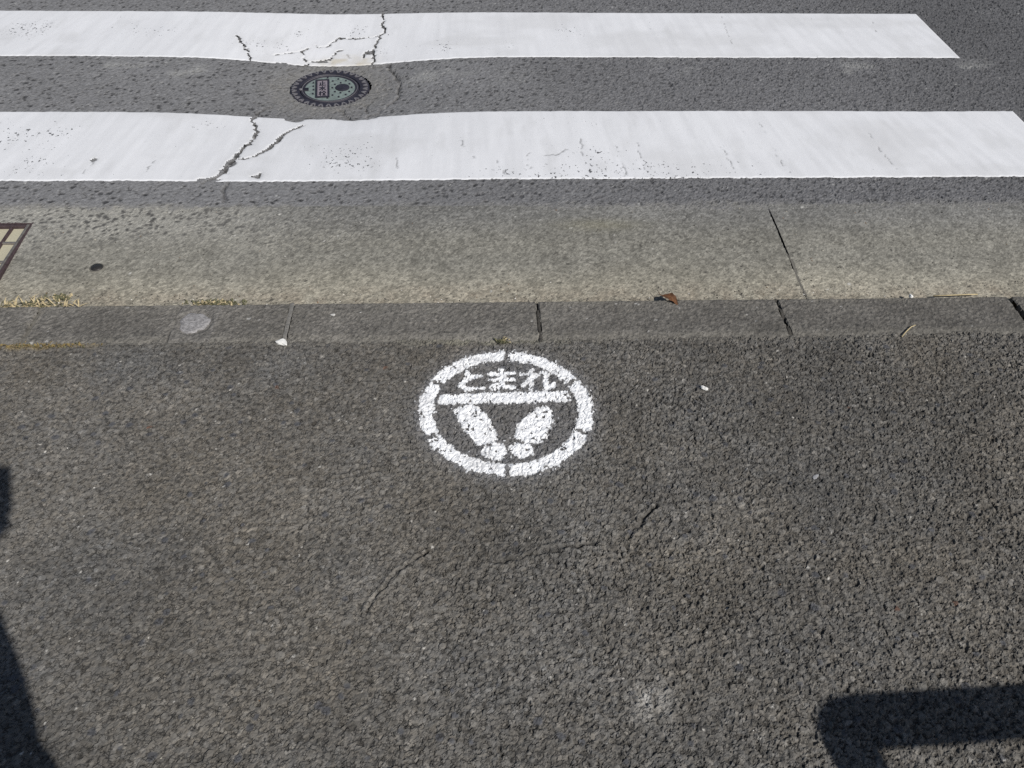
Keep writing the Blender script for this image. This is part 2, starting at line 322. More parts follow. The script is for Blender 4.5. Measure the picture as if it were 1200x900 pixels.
DOTS = [(-0.017, 0.087), (0.025, 0.076), (0.055, 0.063), (0.071, 0.037), (0.082, 0.008), (0.076, -0.025), (0.065, -0.05), (0.04, -0.068), (0.016, -0.055), (-0.001, -0.077), (0.005, 0.059), (0.016, 0.031), (0.009, 0.004), (0.022, -0.027), (0.037, 0.045), (0.044, -0.036), (-0.067, 0.044), (-0.064, 0.015), (-0.06, -0.013), (-0.059, -0.044)]

# ------------------------------------------------------------------ large surfaces
Y_PAVE, Y_KERB, Y_ROAD = 1.615, 1.754, 2.19      # pavement | kerb | gutter | road
STRIPE_Y = (2.352, 3.252); STRIPE_W = 0.45; STRIPE_END = 1.898
MH_X, MH_Y, MH_Z, MH_R = -0.509, 3.057, -0.040, 0.1420
RING_X, RING_Y, RING_R0, RING_R1 = 0.0682, 1.3630, 0.160, 0.194

def axis(lo, fine_lo, fine_hi, hi, step):
    a = []; x = fine_lo; s = 0.02
    while x-s > lo: x -= s; a.append(x); s *= 1.45
    a.append(lo)
    b = []; x = fine_hi; s = 0.02
    while x+s < hi: x += s; b.append(x); s *= 1.45
    b.append(hi)
    mid = np.arange(fine_lo, fine_hi, step)
    return np.array(a[::-1]+list(mid)+b)
def rows(y0, y1, s0, s1):
    o = [y0]
    while o[-1] < y1: o.append(o[-1]+s0+(s1-s0)*(o[-1]-y0)/(y1-y0))
    o[-1] = y1
    return np.array(o)
def ext(a, hi, s=0.02):
    o = list(a); 
    while o[-1]+s < hi: o.append(o[-1]+s); s *= 1.45
    o.append(hi); return np.array(o)
def ext_lo(a, lo, s=0.02):
    o = []; x = a[0]
    while x-s > lo: x -= s; o.append(x); s *= 1.45
    o.append(lo); return np.concatenate([np.array(o[::-1]), a])
def mixc(c, t, m):
    return c*(1-m[..., None]) + np.array(t)*m[..., None]

# ---- stencilled ring marking: its pieces as distance functions on the pavement
def sd_ring(x, y, a0, a1):
    dx, dy = x-RING_X, y-RING_Y; r = np.hypot(dx, dy)
    a = np.degrees(np.arctan2(dy, dx)); mid = (a0+a1)/2; hw = (a1-a0)/2
    da = np.abs((a-mid+180) % 360-180)-hw
    return np.maximum(np.abs(r-(RING_R0+RING_R1)/2)-(RING_R1-RING_R0)/2, np.radians(da)*r)
GAP = [28.7, 87.9, 150.4, 205.7, 269.2, 336.3, 388.7]
MARK = [('ring_segment', (lambda a0, a1: (lambda x, y: sd_ring(x, y, a0+1.4, a1-1.4)))(GAP[k], GAP[k+1])) for k in range(6)]
MARK.append(('bar', lambda x, y: poly_sd(x, y, POLY['bar'])))
for k, nm in (('lsole', 'footprint_sole'), ('lheel', 'footprint_heel'), ('rsole', 'footprint_sole'), ('rheel', 'footprint_heel')):
    MARK.append((nm, (lambda kk: (lambda x, y: poly_sd(x, y, POLY[kk])))(k)))
for k, nm in (('to', 'character_to'), ('ma', 'character_ma'), ('re', 'character_re')):
    MARK.append((nm, (lambda kk: (lambda x, y: np.minimum.reduce([poly_dist(x, y, s) for s in GLYPH[kk]])-0.0072))(k)))

# ---- pavement
def pave_tex(x, y):
    wx = x+0.003*(vnoise(x, y, .011, 5)-.5); wy = y+0.003*(vnoise(x, y, .011, 6)-.5)
    rough = np.clip(.60+.30*sstep(-.75, .35, x)+.55*(fbm(x, y, .22, 3, 8)-.5), .35, 1.15)
    f1, f2, bi, bj, bx, by = worley(wx, wy, .0080, 11)
    r1 = hsh(bi, bj, 21); r2_ = hsh(bi, bj, 22); r3 = hsh(bi, bj, 23); r4 = hsh(bi, bj, 24); r5 = hsh(bi, bj, 25); r6 = hsh(bi, bj, 26)
    right = sstep(-.45, .55, x+.25*(fbm(x, y, .3, 2, 9)-.5))
    groove = 1-sstep(.02, .24, f2-f1)
    seg = sstep(.46, .74, vnoise(x, y, .0085, 27))              # stretches of joint that stay open
    h = .0023*r1 + .0058*((r2_-.5)*bx+(r3-.5)*by) - (.0006+(.0024+.0010*right)*seg)*groove
    pit = (r4 < .03+.08*right)*sstep(.0, .30, f2-f1)
    h = h - .0034*pit
    g1, g2, ci, cj, ex, ey = worley(wx+3.1, wy-1.7, .0185, 31)
    q1 = hsh(ci, cj, 41); q2 = hsh(ci, cj, 42); q3 = hsh(ci, cj, 43)
    rad = .22+.28*q2
    has = (q1 < .36-.06*right)
    dome = (1-sstep(rad-.10, rad, g1))*has
    hd = .0014+.0010*q3+.0040*((q2-.5)*ex+(q3-.5)*ey)
    h = h*(1-dome)+hd*dome
    rim = np.exp(-((g1-rad-.045)/.05)**2)*has*sstep(.35, .6, vnoise(x, y, .009, 28))
    h = h-.0026*rim
    h = (h-.0006)*rough
    f3 = vnoise(x, y, .0042, 77)-.5
    h = h+(.0018*f3+.0007*(hsh(np.round(x*9e3), np.round(y*9e3), 78)-.5))*rough*(.55+.45*right)
    h = h+.004*(fbm(x, y, .5, 2, 55)-.5)
    c = np.ones(x.shape+(3,), np.float32)*np.array((.141, .1325, .1195))
    tone = .88+.24*r5; tone = np.where(r5 < .08, .66, tone); tone = np.where(r5 > .95, 1.5, tone)
    c = c*tone[..., None]
    c = c*(1+(r6-.5)[..., None]*np.array((.05, .01, -.05)))
    mot = fbm(x, y, .11, 4, 62)-.5; warm = fbm(x+5, y, .19, 3, 63)-.5
    c = c*(1+.46*mot)[..., None]*(1+warm[..., None]*np.array((.11, .03, -.10)))
    c = c*(1-.34*np.clip(groove*seg+1.3*pit+.6*rim, 0, 1))[..., None]
    c = mixc(c, (.082, .085, .095), dome*(q3 < .14)*.75)
    c = mixc(c, (.195, .185, .168), dome*(q3 > .7)*.6)
    c = mixc(c, (.15, .075, .05), ((r6 > .99985)*1.0)*.7)
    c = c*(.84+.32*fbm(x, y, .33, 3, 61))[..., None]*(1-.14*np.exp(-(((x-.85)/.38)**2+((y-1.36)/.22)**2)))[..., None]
    c = c*(1+(.20+.20*right)*(hsh(np.round(x*7e3), np.round(y*7e3), 79)-.5))[..., None]
    c = mixc(c, (.55, .53, .49), (hsh(np.floor(x/.0032), np.floor(y/.0032), 71) > .9989)*.85*np.ones_like(x))
    return h, c, groove
pxs = axis(-150, -1.3, 1.6, 150, .0023)
pys = ext_lo(rows(.44, 1.640, .0021, .0032), -150)
X, Y = np.meshgrid(pxs, pys)
fz = (X > -1.29) & (X < 1.59) & (Y > .45)
X = X+np.where(fz, .0016*(hsh(np.round(X*8e3), np.round(Y*8e3), 2)-.5), 0); Y = Y+np.where(fz, .0016*(hsh(np.round(X*8e3), np.round(Y*8e3), 3)-.5), 0)
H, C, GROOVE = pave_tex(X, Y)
fine = ((X > -1.3) & (X < 1.6) & (Y > .44))
fine_f = np.minimum.reduce([sstep(-1.3, -1.25, X), 1-sstep(1.55, 1.6, X), sstep(.44, .47, Y)])
H = H*np.where(fine, 1, 0)
C = np.where(fine[..., None], C, np.array((.078, .073, .066))*(.9+.2*fbm(X, Y, 2.5, 3, 64))[..., None])  # outer sheet painted darker, standing in for pit shadows its flat mesh lacks
for k, cr in enumerate(PAVC):
    jx = X+.010*(vnoise(X, Y, .016, 81+k)-.5); jy = Y+.010*(vnoise(X, Y, .016, 91+k)-.5)
    d = poly_dist(jx, jy, cr); wv = vnoise(X, Y, .03, 99+k)
    H = H-.0075*np.exp(-(d/.0034)**2)*wv+.0022*np.exp(-((d-.007)/.004)**2)
    C = C*(1-.75*np.exp(-(d/.0034)**2)*wv)[..., None]
# grey overspray round the stencil
mm = (np.abs(X-RING_X) < .3) & (np.abs(Y-RING_Y) < .3)
sub = np.where(mm.any(1))[0]; subc = np.where(mm.any(0))[0]
r0_, r1_, c0_, c1_ = sub[0], sub[-1]+1, subc[0], subc[-1]+1
XS, YS = X[r0_:r1_, c0_:c1_], Y[r0_:r1_, c0_:c1_]
SD = [fn(XS, YS) for _, fn in MARK]
sdall = np.minimum.reduce(SD)
ov = np.clip(np.exp(-np.maximum(sdall, 0)/.015)*.42, 0, 1)*(.45+.9*vnoise(XS, YS, .006, 15))
C[r0_:r1_, c0_:c1_] = mixc(C[r0_:r1_, c0_:c1_], (.27, .275, .295), np.clip(ov, 0, .6))
inside = sstep(.21, .15, np.hypot(XS-RING_X, YS-RING_Y)) if False else (1-sstep(.15, .23, np.hypot(XS-RING_X, YS-RING_Y)))
C[r0_:r1_, c0_:c1_] = mixc(C[r0_:r1_, c0_:c1_], (.128, .128, .134), inside*.45)
# bleached spot, sandy fringe and ochre moss by the kerb
C = mixc(C, (.38, .37, .35), .8*np.exp(-(((X-.285)/.035)**2+((Y-.675)/.035)**2))*vnoise(X, Y, .012, 44)*1.3)
fr = sstep(1.578, 1.60, Y+.02*(vnoise(X, Y, .03, 45)-.5))
C = mixc(C, (.26, .25, .19), fr*np.exp(-((X-.03)/.16)**2)*.8)
C = mixc(C, (.165, .155, .135), fr*.45)
mo = fr*(1-sstep(-.96, -.86, X+.05*(vnoise(X, Y, .02, 47)-.5)))*vnoise(X, Y, .012, 46)
C = mixc(C, (.30, .215, .075), np.clip(mo*1.1, 0, .55))
# the edge of the asphalt dives under the kerb
yd = 1.592+.022*(fbm(X, Y, .05, 3, 48)-.5); H = H-np.where(Y > yd, (Y-yd)*.16, 0)
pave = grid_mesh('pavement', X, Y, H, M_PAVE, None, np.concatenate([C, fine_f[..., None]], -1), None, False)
tag(pave, 'worn grey asphalt footway in front of the kerb', None, None, 'structure')

# ---- the stencil itself, a coat over the stones it lies on
stencil = empty('stop_marking', (RING_X, RING_Y, 0))
tag(stencil, 'white stencilled ring with footprints and hiragana on the asphalt footway', 'road marking')
Hs, Gs = H[r0_:r1_, c0_:c1_], GROOVE[r0_:r1_, c0_:c1_]
for (nm, _), sd in zip(MARK, SD):
    if nm.startswith('footprint'): sd = sd-.0025
    edge = sd+.0075*(vnoise(XS, YS, .0075, 121)-.5)+.004*(vnoise(XS, YS, .003, 122)-.5)
    fleck = (hsh(np.floor(XS/.0045), np.floor(YS/.0045), 126) > .74+.24*sstep(.001, .016, sd)) & (sd < .016) & (Gs < .4)
    cov = (edge < -.0002) | (fleck & (not nm.startswith("character")))
    letter = nm.startswith('character')
    bare = (Gs > .72) & (vnoise(XS, YS, .010, 123) > (.67 if not letter else .70))
    cv = cov & ~bare
    keep = (cv[:-1, :-1].astype(int)+cv[1:, :-1]+cv[:-1, 1:]+cv[1:, 1:]) >= 3
    thick = .0002+.0005*sstep(0, .004, -sd)
    pc = np.ones(XS.shape+(3,))*np.array((.86, .87, .885))
    pc = mixc(pc, (.40, .40, .41), .65*(Gs > .55)*vnoise(XS, YS, .006, 124))
    pc = mixc(pc, (.50, .505, .51), .6*sstep(-.005, .0, sd))
    pc = mixc(pc, (.58, .58, .585), .55*sstep(.5, .75, fbm(XS, YS, .03, 3, 127)))
    o = grid_mesh(nm, XS-RING_X, YS-RING_Y, Hs+thick+.00015, M_STEN, stencil, pc, keep, False)
del XS, YS

# ---- road
TOPW = [.0032, .0034, .0025, .0025, .0026, .0027, .0020, .0030, .0011, .0010]
LOWW = [.0042, .0075, .0031, .0046, .0016, .0018, .0017, .0023, .0019, .0017, .0020, .0020, .0014, .0014, .0014, .0014, .0015, .0017, .0035]
def dip(x, y): return -.041*np.exp(-.5*((x+.52)/.24)**2-.5*((y-3.08)/.36)**2)
def road_base(x, y):
    return dip(x, y)+.006*(fbm(x, y, .7, 2, 155)-.5)*sstep(2.2, 2.4, y)
def road_tex(x, y):
    wx = x+0.005*(vnoise(x, y, .014, 105)-.5); wy = y+0.005*(vnoise(x, y, .014, 106)-.5)
    right = sstep(-.5, .9, x+.4*(fbm(x, y, .5, 2, 108)-.5))
    f1, f2, bi, bj, bx, by = worley(wx, wy*.95, .0205, 111)
    q1 = hsh(bi, bj, 141); q2 = hsh(bi, bj, 142); q3 = hsh(bi, bj, 143)
    rad = .15+.30*q2**1.5
    st = (1-sstep(rad-.08, rad, f1+.10*(vnoise(x, y, .007, 107)-.5)))*(q1 < .72)
    g1, g2, ci, cj, ex, ey = worley(wx+1.3, wy+2.9, .0095, 131)
    p1 = hsh(ci, cj, 151); p2 = hsh(ci, cj, 152); p3 = hsh(ci, cj, 153)
    gr = 1-sstep(.03, .3, g2-g1)
    small = (1-sstep(.22, .34, g1))*(p1 < .22)
    h = -.0026*st*(1-.2*right)-.0026*small*(.35+.65*right)+.0016*(p2-.5)*(.35+.9*right)-.0012*gr*right+.0012*(vnoise(x, y, .007, 109)-.5)
    base = np.ones(x.shape+(3,))*np.array((.196, .196, .201))
    base = mixc(base, (.143, .143, .149), right*.9)
    base = base*(.88+.24*p3)[..., None]
    dark = np.clip(st*(.55+.45*q3)*(1-.35*right)+small*(.40+.30*right), 0, 1)
    c = mixc(base, (.026, .027, .030), dark*.97)
    c = mixc(c, (.42, .42, .41), (p1 > .990)*.7*(g1 < .25))
    far = sstep(1.4, 2.0, x)
    c = c*(1-.22*far*(1-sstep(2.3, 2.7, 2.3+0*y)))[..., None]
    c = c*(.88+.24*fbm(x, y, .4, 3, 161))[..., None]
    # pale scuffed patches along the wheel side of the stripes
    sc_ = sstep(.60, .74, fbm(x, y, .16, 3, 171))*np.exp(-((y-3.14)/.07)**2)
    c = mixc(c, (.34, .34, .33), sc_*.5)
    return h, c
rxs = axis(-150, -2.15, 2.75, 150, .005)
rys = ext(rows(2.150, 3.95, .0046, .0085), 150)
X, Y = np.meshgrid(rxs, rys)
fz = (X > -2.14) & (X < 2.74) & (Y > 2.16) & (Y < 3.94)
X = X+np.where(fz, .003*(hsh(np.round(X*8e3), np.round(Y*8e3), 4)-.5), 0); Y = Y+np.where(fz, .003*(hsh(np.round(X*8e3), np.round(Y*8e3), 5)-.5), 0)
H, C = road_tex(X, Y)
C = C*(.92+.16*hsh(np.round(X*7e3), np.round(Y*7e3), 6))[..., None]
fine = (X > -2.15) & (X < 2.75) & (Y < 3.95)
fine_f = np.minimum.reduce([sstep(-2.15, -2.1, X), 1-sstep(2.7, 2.75, X), 1-sstep(3.88, 3.95, Y)])
H = np.where(fine, H, 0)+road_base(X, Y)
C = np.where(fine[..., None], C, np.array((.098, .098, .102))*(.9+.2*fbm(X, Y, 2.5, 3, 165))[..., None])  # coarse road: shade of the absent pits is put into the colour
for k, cr in enumerate(ROADC):
    jx = X+.016*(vnoise(X, Y, .02, 181+k)-.5); jy = Y+.016*(vnoise(X, Y, .02, 191+k)-.5)
    d = poly_dist(jx, jy, cr); wv = .4+.6*vnoise(X, Y, .05, 199+k)
    H = H-.011*np.exp(-(d/.0052)**2)*wv
    C = mixc(C, (.022, .021, .02), np.exp(-(d/.0045)**2)*wv*.9)
for k, (cr, hw) in enumerate(list(zip(TOPC, TOPW))+list(zip(LOWC, LOWW))):   # the open cracks go on below the stripes
    if hw < .0024: continue
    kk = k if k < len(TOPC) else k-len(TOPC)
    jx = X+.012*(vnoise(X, Y, .016, 231+kk)-.5)+.006*(vnoise(X, Y, .006, 232+kk)-.5)
    jy = Y+.012*(vnoise(X, Y, .016, 241+kk)-.5)+.006*(vnoise(X, Y, .006, 242+kk)-.5)
    d = poly_dist(jx, jy, cr)
    H = H-.007*np.exp(-(d/.0035)**2); C = mixc(C, (.03, .029, .028), np.exp(-(d/.0032)**2)*.85)
# pale dust round the lid; mortar washed over the road edge by the gutter
rm = np.hypot(X-MH_X, Y-MH_Y)
C = mixc(C, (.205, .198, .186), np.exp(-((rm-.17)/.07)**2)*.65*(.5+vnoise(X, Y, .03, 201)*.6))
ed = 1-sstep(2.185, 2.235, Y+.035*(fbm(X, Y, .06, 3, 203)-.5))
C = mixc(C, (.29, .28, .25), ed*(.35+.5*(1-sstep(-.9, -.2, X)))*(.4+.8*vnoise(X, Y, .012, 204)))
yd = 2.195+.05*(fbm(X, Y, .07, 3, 206)-.5); H = H-np.where(Y < yd, (yd-Y)*.13, 0)+.0008
keep = (rm > MH_R+.004)[:-1, :-1]
# the drain's pit is left open
GX0, GX1, GY0, GY1 = -1.835, -1.222, 1.772, 2.131
road = grid_mesh('road', X, Y, H, M_ROAD, None, np.concatenate([C, fine_f[..., None]], -1), keep, False)
tag(road, 'grey road asphalt with dark stones around the crossing', None, None, 'structure')

# ---- crossing stripes
def stripe(y0, cracks, widths, label):
    xs = np.concatenate([np.arange(-3.2, -2.1, .02), np.arange(-2.1, STRIPE_END, .004), [STRIPE_END]])
    n = 113; ts = np.linspace(0, 1, n)
    X, T = np.meshgrid(xs, ts); Y = y0+T*STRIPE_W
    e = .004*(vnoise(X, X*0, .013, 221)-.5)+.003*(vnoise(X, X*0, .06, 222)-.5)+.003*(vnoise(X, X*0, .006, 223)-.5)
    e2 = .003*(vnoise(X, X*0+5, .02, 224)-.5)+.006*(vnoise(X, X*0, .5, 225)-.5)
    Y = Y+e*(1-sstep(0, .08, T))+e2*sstep(.92, 1, T)
    de = np.minimum(np.minimum(T, 1-T)*STRIPE_W, STRIPE_END-X)
    gap = np.full(X.shape, 9.0); hair = np.zeros(X.shape)
    for k, (cr, hw) in enumerate(zip(cracks, widths)):
        jx = X+.012*(vnoise(X, Y, .016, 231+k)-.5)+.006*(vnoise(X, Y, .006, 232+k)-.5)
        jy = Y+.012*(vnoise(X, Y, .016, 241+k)-.5)+.006*(vnoise(X, Y, .006, 242+k)-.5)
        d = poly_dist(jx, jy, cr)
        hwv = hw*(.45+1.1*vnoise(X, Y, .035, 251+k)) if hw > .0026 else hw*(.2+1.35*vnoise(X, Y, .02, 251+k))
        if hw > .0024: gap = np.minimum(gap, d-hwv)
        else: hair = np.maximum(hair, np.exp(-(d/(hw*1.25))**2)*sstep(.38, .55, vnoise(X, Y, .018, 256+k)))
    for (nx_, ny_, rx_, ry_) in ([(-.600, 2.802, .036, .024), (-.385, 2.806, .075, .022), (-.745, 2.462, .014, .022), (-.79, 2.358, .032, .012), (-.65, 2.385, .014, .007), (-1.161, 2.476, .006, .010)] if y0 < 3 else [(-.56, 3.285, .03, .008), (-.392, 3.355, .016, .013), (-.70, 3.25, .035, .006)]):
        d = (np.hypot((X-nx_)/rx_, (Y-ny_)/ry_)-1)*min(rx_, ry_)+.008*(vnoise(X, Y, .012, 261)-.5)
        gap = np.minimum(gap, d)
    lift = .0024*sstep(-.001, .005, np.minimum(de, np.maximum(gap, 0)))
    Z = road_base(X, Y)+.0007+lift-.0008*hair+.0006*(fbm(X, Y, .05, 2, 271)-.5)
    white = np.ones(X.shape+(3,))*np.array((.755, .762, .785))
    strk = fbm(X+.10*(Y-y0)*(X-.1), Y*.10, .022, 3, 281)                       # trowel streaks across the stripe
    white = white*(.90+.15*strk)[..., None]*(.96+.08*fbm(X, Y, .25, 3, 282))[..., None]
    dirt = sstep(.52, .78, fbm(X*.6, Y, .2, 4, 283))
    white = mixc(white, (.56, .56, .565), dirt*.34)
    white = mixc(white, (.50, .50, .50),   .20*sstep(.55, .8, fbm(X, Y*.35, .05, 4, 284)))
    white = mixc(white, (.48, .475, .46), np.exp(-np.maximum(gap, 0)/.012)*.22)
    white = mixc(white, (.14, .14, .14), hair*.7)
    if y0 > 3:                                              # grubby, broken corner beside the lid
        white = mixc(white, (.60, .56, .48), .95*np.exp(-(((X+.47)/.10)**2+((Y-3.275)/.05)**2))*vnoise(X, Y, .02, 285)*1.6)
    wr = .02+.22*sstep(.5, .7, fbm(X, Y, .15, 2, 291))
    for (wx_, wy_, rr) in WEAR:
        wr = wr+(.92 if wy_ > 2.4 else .55)*np.exp(-(((X-wx_)/rr)**2+((Y-wy_)/min(rr, .075))**2))
    wr = wr+.45*np.exp(-de/.009)*(X > -.2)
    wr = np.clip(wr, 0, 1.15)*(1-.6*sstep(.6, 1.1, X)) 
    keep = (gap > 0); kf = (keep[:-1, :-1].astype(int)+keep[1:, :-1]+keep[:-1, 1:]+keep[1:, 1:]) >= 3
    o = grid_mesh('crosswalk_stripe', X, Y, Z, M_STRIPE, None, np.concatenate([white, wr[..., None]], -1), kf)
    return tag(o, label, 'crosswalk stripe', 'white stripes of the pedestrian crossing')
stripe(STRIPE_Y[1], TOPC, TOPW, 'cracked white crossing stripe on the far side of the manhole cover')
stripe(STRIPE_Y[0], LOWC, LOWW, 'white crossing stripe between manhole cover and gutter, split by a forked crack')

# ---- gutter
gutter = empty('gutter', (0, 0, 0)); tag(gutter, 'shallow concrete gutter between road and kerb', None, None, 'structure')
def gut_z(y): return -.016+.016*sstep(Y_KERB, Y_ROAD-.03, y)
def gutter_slab(x0, x1, step):
    xs = np.arange(x0, x1, step); xs = np.append(xs[:-1], x1)
    ys = rows(Y_KERB-.010, Y_ROAD+.03, .0038, .0055)
    X, Y = np.meshgrid(xs, ys)
    f1, f2, bi, bj, bx, by = worley(X+.004*(vnoise(X, Y, .01, 301)-.5), Y, .0085, 302)
    r1 = hsh(bi, bj, 311); r2_ = hsh(bi, bj, 312)
    agg = sstep(1.93, 2.12, Y+.25*(fbm(X, Y, .2, 2, 303)-.5))*(1-.75*sstep(-.5, .3, X))
    grit = 1-sstep(1.775, 1.86, Y+.04*(fbm(X, Y, .08, 3, 304)-.5))
    H = gut_z(Y)+.0012*(r1-.5)*(.35+agg)+.0014*(vnoise(X, Y, .006, 305)-.5)*(.4+.8*grit)+.004*(fbm(X, Y, .4, 2, 306)-.5)*sstep(Y_KERB, Y_KERB+.1, Y)
    c = np.ones(X.shape+(3,))*np.array((.225, .218, .196))
    c = mixc(c, (.200, .198, .193), sstep(2.0, 2.17, Y))
    c = mixc(c, (.335, .314, .262), (1-sstep(1.80, 1.97, Y+.10*(fbm(X, Y, .3, 2, 307)-.5)))*.85)
    c = mixc(c, (.30, .262, .212), grit*.55*vnoise(X, Y, .03, 308)*1.4)
    c = c*(1+.32*(fbm(X, Y, .05, 4, 310)-.5))[..., None]*np.array((1.0, .995, .965))
    c = c*(.72+.56*r1)[..., None]*(.86+.28*fbm(X, Y, .25, 3, 309))[..., None]
    g1, g2, ci, cj, ex, ey = worley(X+2.2, Y+.6, .017, 321)
    q1 = hsh(ci, cj, 331); q2 = hsh(ci, cj, 332)
    rad = .2+.3*q2; st = (1-sstep(rad-.1, rad, g1))*(q1 < .6)
    zone = agg*(1-sstep(-1.0, -.25, X))
    c = mixc(c, (.35, .34, .305), zone*.75)
    c = mixc(c, (.062, .061, .061), st*(zone*.62+.25*agg))
    sp = hsh(np.floor(X/.0055), np.floor(Y/.0055), 341)
    c = mixc(c, (.05, .047, .043), (sp > .972-.014*grit)*.75*vnoise(X, Y, .02, 342)*1.2)
    c = mixc(c, (.5, .49, .46), (sp < .0005)*.85*np.ones_like(X))
    # damp-dark ochre stain
    c = mixc(c, (.25, .235, .17), .5*np.exp(-(((X-.36)/.12)**2+((Y-2.10)/.03)**2)))
    H = H-np.where(Y > Y_ROAD+.01, (Y-Y_ROAD-.01)*.25, 0)
    Xc = (X[:-1, :-1]+X[1:, 1:])/2; Yc = (Y[:-1, :-1]+Y[1:, 1:])/2
    keep = ~((Xc > GX0+.004) & (Xc < GX1-.004) & (Yc > GY0+.004) & (Yc < GY1-.004))
    if x1 == .8665:                                   # ragged arris at the joint
        X[:, -1] -= .004*vnoise(X[:, -1], Y[:, -1], .008, 351)*np.ones(len(ys))
    H = H+.0007*(hsh(np.round(X*8e3), np.round(Y*8e3), 7)-.5); c = c*(.86+.28*hsh(np.round(X*7e3), np.round(Y*7e3), 8))[..., None]
    return grid_mesh('gutter_slab', X, Y, H, M_CONC, gutter, c, keep, False)
gutter_slab(-2.6, .8665, .0045); gutter_slab(.8700, 2.6, .0045)
gutter_slab(-9.5, -2.6, .03); gutter_slab(2.6, 9.5, .03)
jy = np.linspace(Y_KERB, Y_ROAD, 60)
jv = [(.8655+dx+.0015*math.sin(40*y), y, gut_z(np.array(y))-.0005-.011*float(sstep(1.93, 2.03, np.array(y)))) for y in jy for dx in (0, .0085)]
raw_mesh('joint_silt', np.array(jv), [(2*i, 2*i+1, 2*i+3, 2*i+2) for i in range(59)], M_SILT, gutter)

# ---- kerb
kerb = empty('kerb', (0, 0, 0)); tag(kerb, 'row of flush concrete kerb stones with dark joints', None, None, 'structure')
J0, JP = -.4535, .6145
JOINTS = {0: (.006, .0015), 1: (.0030, -.012), 2: (.0030, -.006), 3: (.010, -.018)}
def kerb_stone(k):
    gL = JOINTS.get(k, (.007, -.004))[0]; gR = JOINTS.get(k+1, (.007, -.004))[0]
    x0 = J0+k*JP+gL/2; x1 = J0+(k+1)*JP-gR/2
    near = -2 <= k <= 3
    st = .004 if near else .012
    xs = np.linspace(x0, x1, int((x1-x0)/st)); ys = np.linspace(1.588, Y_KERB, int(.166/(st if near else .01)))
    xs = np.concatenate([[x0-.0003], xs, [x1+.0003]]); ys = np.concatenate([ys, [Y_KERB+.0003]])
    X, Y = np.meshgrid(xs, ys)
    X = X+np.where(np.abs(X-x0) < .002, .003*(vnoise(Y, Y*0+k, .012, 401)-.5), 0)+np.where(np.abs(X-x1) < .002, .003*(vnoise(Y, Y*0+k, .012, 402)-.5), 0)
    dx = np.minimum(X-x0, x1-X); dy = Y_KERB-Y
    f1, f2, bi, bj, bx, by = worley(X+.003*(vnoise(X, Y, .01, 403)-.5), Y, .0075, 404)
    r1 = hsh(bi, bj, 411)
    H = .0018+.0014*(r1-.5)+.0018*(vnoise(X, Y, .006, 412)-.5)+.002*(fbm(X, Y, .2, 2, 413)-.5)
    H = H-.0035*(1-np.clip(dx/.005, 0, 1))**2-.012*(1-np.clip(dy/.013, 0, 1))**2.2
    H = H-.004*sstep(.62, .8, fbm(X, Y, .03, 2, 414))*(1-np.clip(dx/.02, 0, 1))
    H = H-.008*(1-sstep(1.586, 1.622, Y+.030*(fbm(X, Y, .045, 3, 420)-.5)))
    edge = (X < x0) | (X > x1) | (Y > Y_KERB)
    H = np.where(edge, -.07, H)
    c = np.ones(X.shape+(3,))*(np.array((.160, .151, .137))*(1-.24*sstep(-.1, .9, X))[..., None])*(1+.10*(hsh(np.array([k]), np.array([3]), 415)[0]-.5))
    c = c*(.76+.48*r1)[..., None]*(.70+.60*fbm(X, Y, .09, 4, 416))[..., None]
    c = mixc(c, (.20, .19, .165), (1-sstep(1.60, 1.645, Y+.02*(vnoise(X, Y, .02, 417)-.5)))*.35)
    c = mixc(c, (.22, .205, .175), .5*np.exp(-dx/.012)*vnoise(X, Y, .02, 418))
    c = mixc(c, (.24, .225, .19), np.exp(-dy/.022)*.6*sstep(.35, .75, fbm(X, Y, .05, 3, 422)))
    c = mixc(c, (.09, .083, .075), np.exp(-dy/.0035)*.5*vnoise(X, Y, .05, 423))
    sp = hsh(np.floor(X/.0045), np.floor(Y/.0045), 419)
    c = mixc(c, (.06, .058, .056), (sp > .965-.05*(1-sstep(1.60, 1.70, Y)))*.7*np.ones_like(X)); c = mixc(c, (.5, .49, .47), (sp < .0015)*.8*np.ones_like(X))
    if k == -1:                                       # smoother repaired bay round the plug, with hairline edges
        lx0 = -.729+.0006*0; lx1 = -.631
        line = np.exp(-((X-lx0-.006*(vnoise(Y, Y*0, .02, 421)-.5))/.0022)**2)
        H = H-.0016*line; c = c*(1-.45*line)[..., None]
        l2 = np.exp(-((X-lx1-.3*(Y-1.69)*.15)/.002)**2); c = mixc(c, (.23, .22, .21), l2*.6)
        bay = ((X > lx0) & (X < lx1+.0)).astype(float); c = mixc(c, (.165, .158, .148), bay*.5)
        dd = np.hypot((X+.682)/1.0, (Y-1.679)/1.05); H = H-.003*np.exp(-((dd-.042)/.004)**2)-np.where(dd < .039, .004, 0)
    H = H+.0007*(hsh(np.round(X*8e3), np.round(Y*8e3), 9)-.5); c = c*(.84+.32*hsh(np.round(X*7e3), np.round(Y*7e3), 10))[..., None]
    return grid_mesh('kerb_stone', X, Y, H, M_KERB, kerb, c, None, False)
stones = {k: kerb_stone(k) for k in range(-14, 15)}
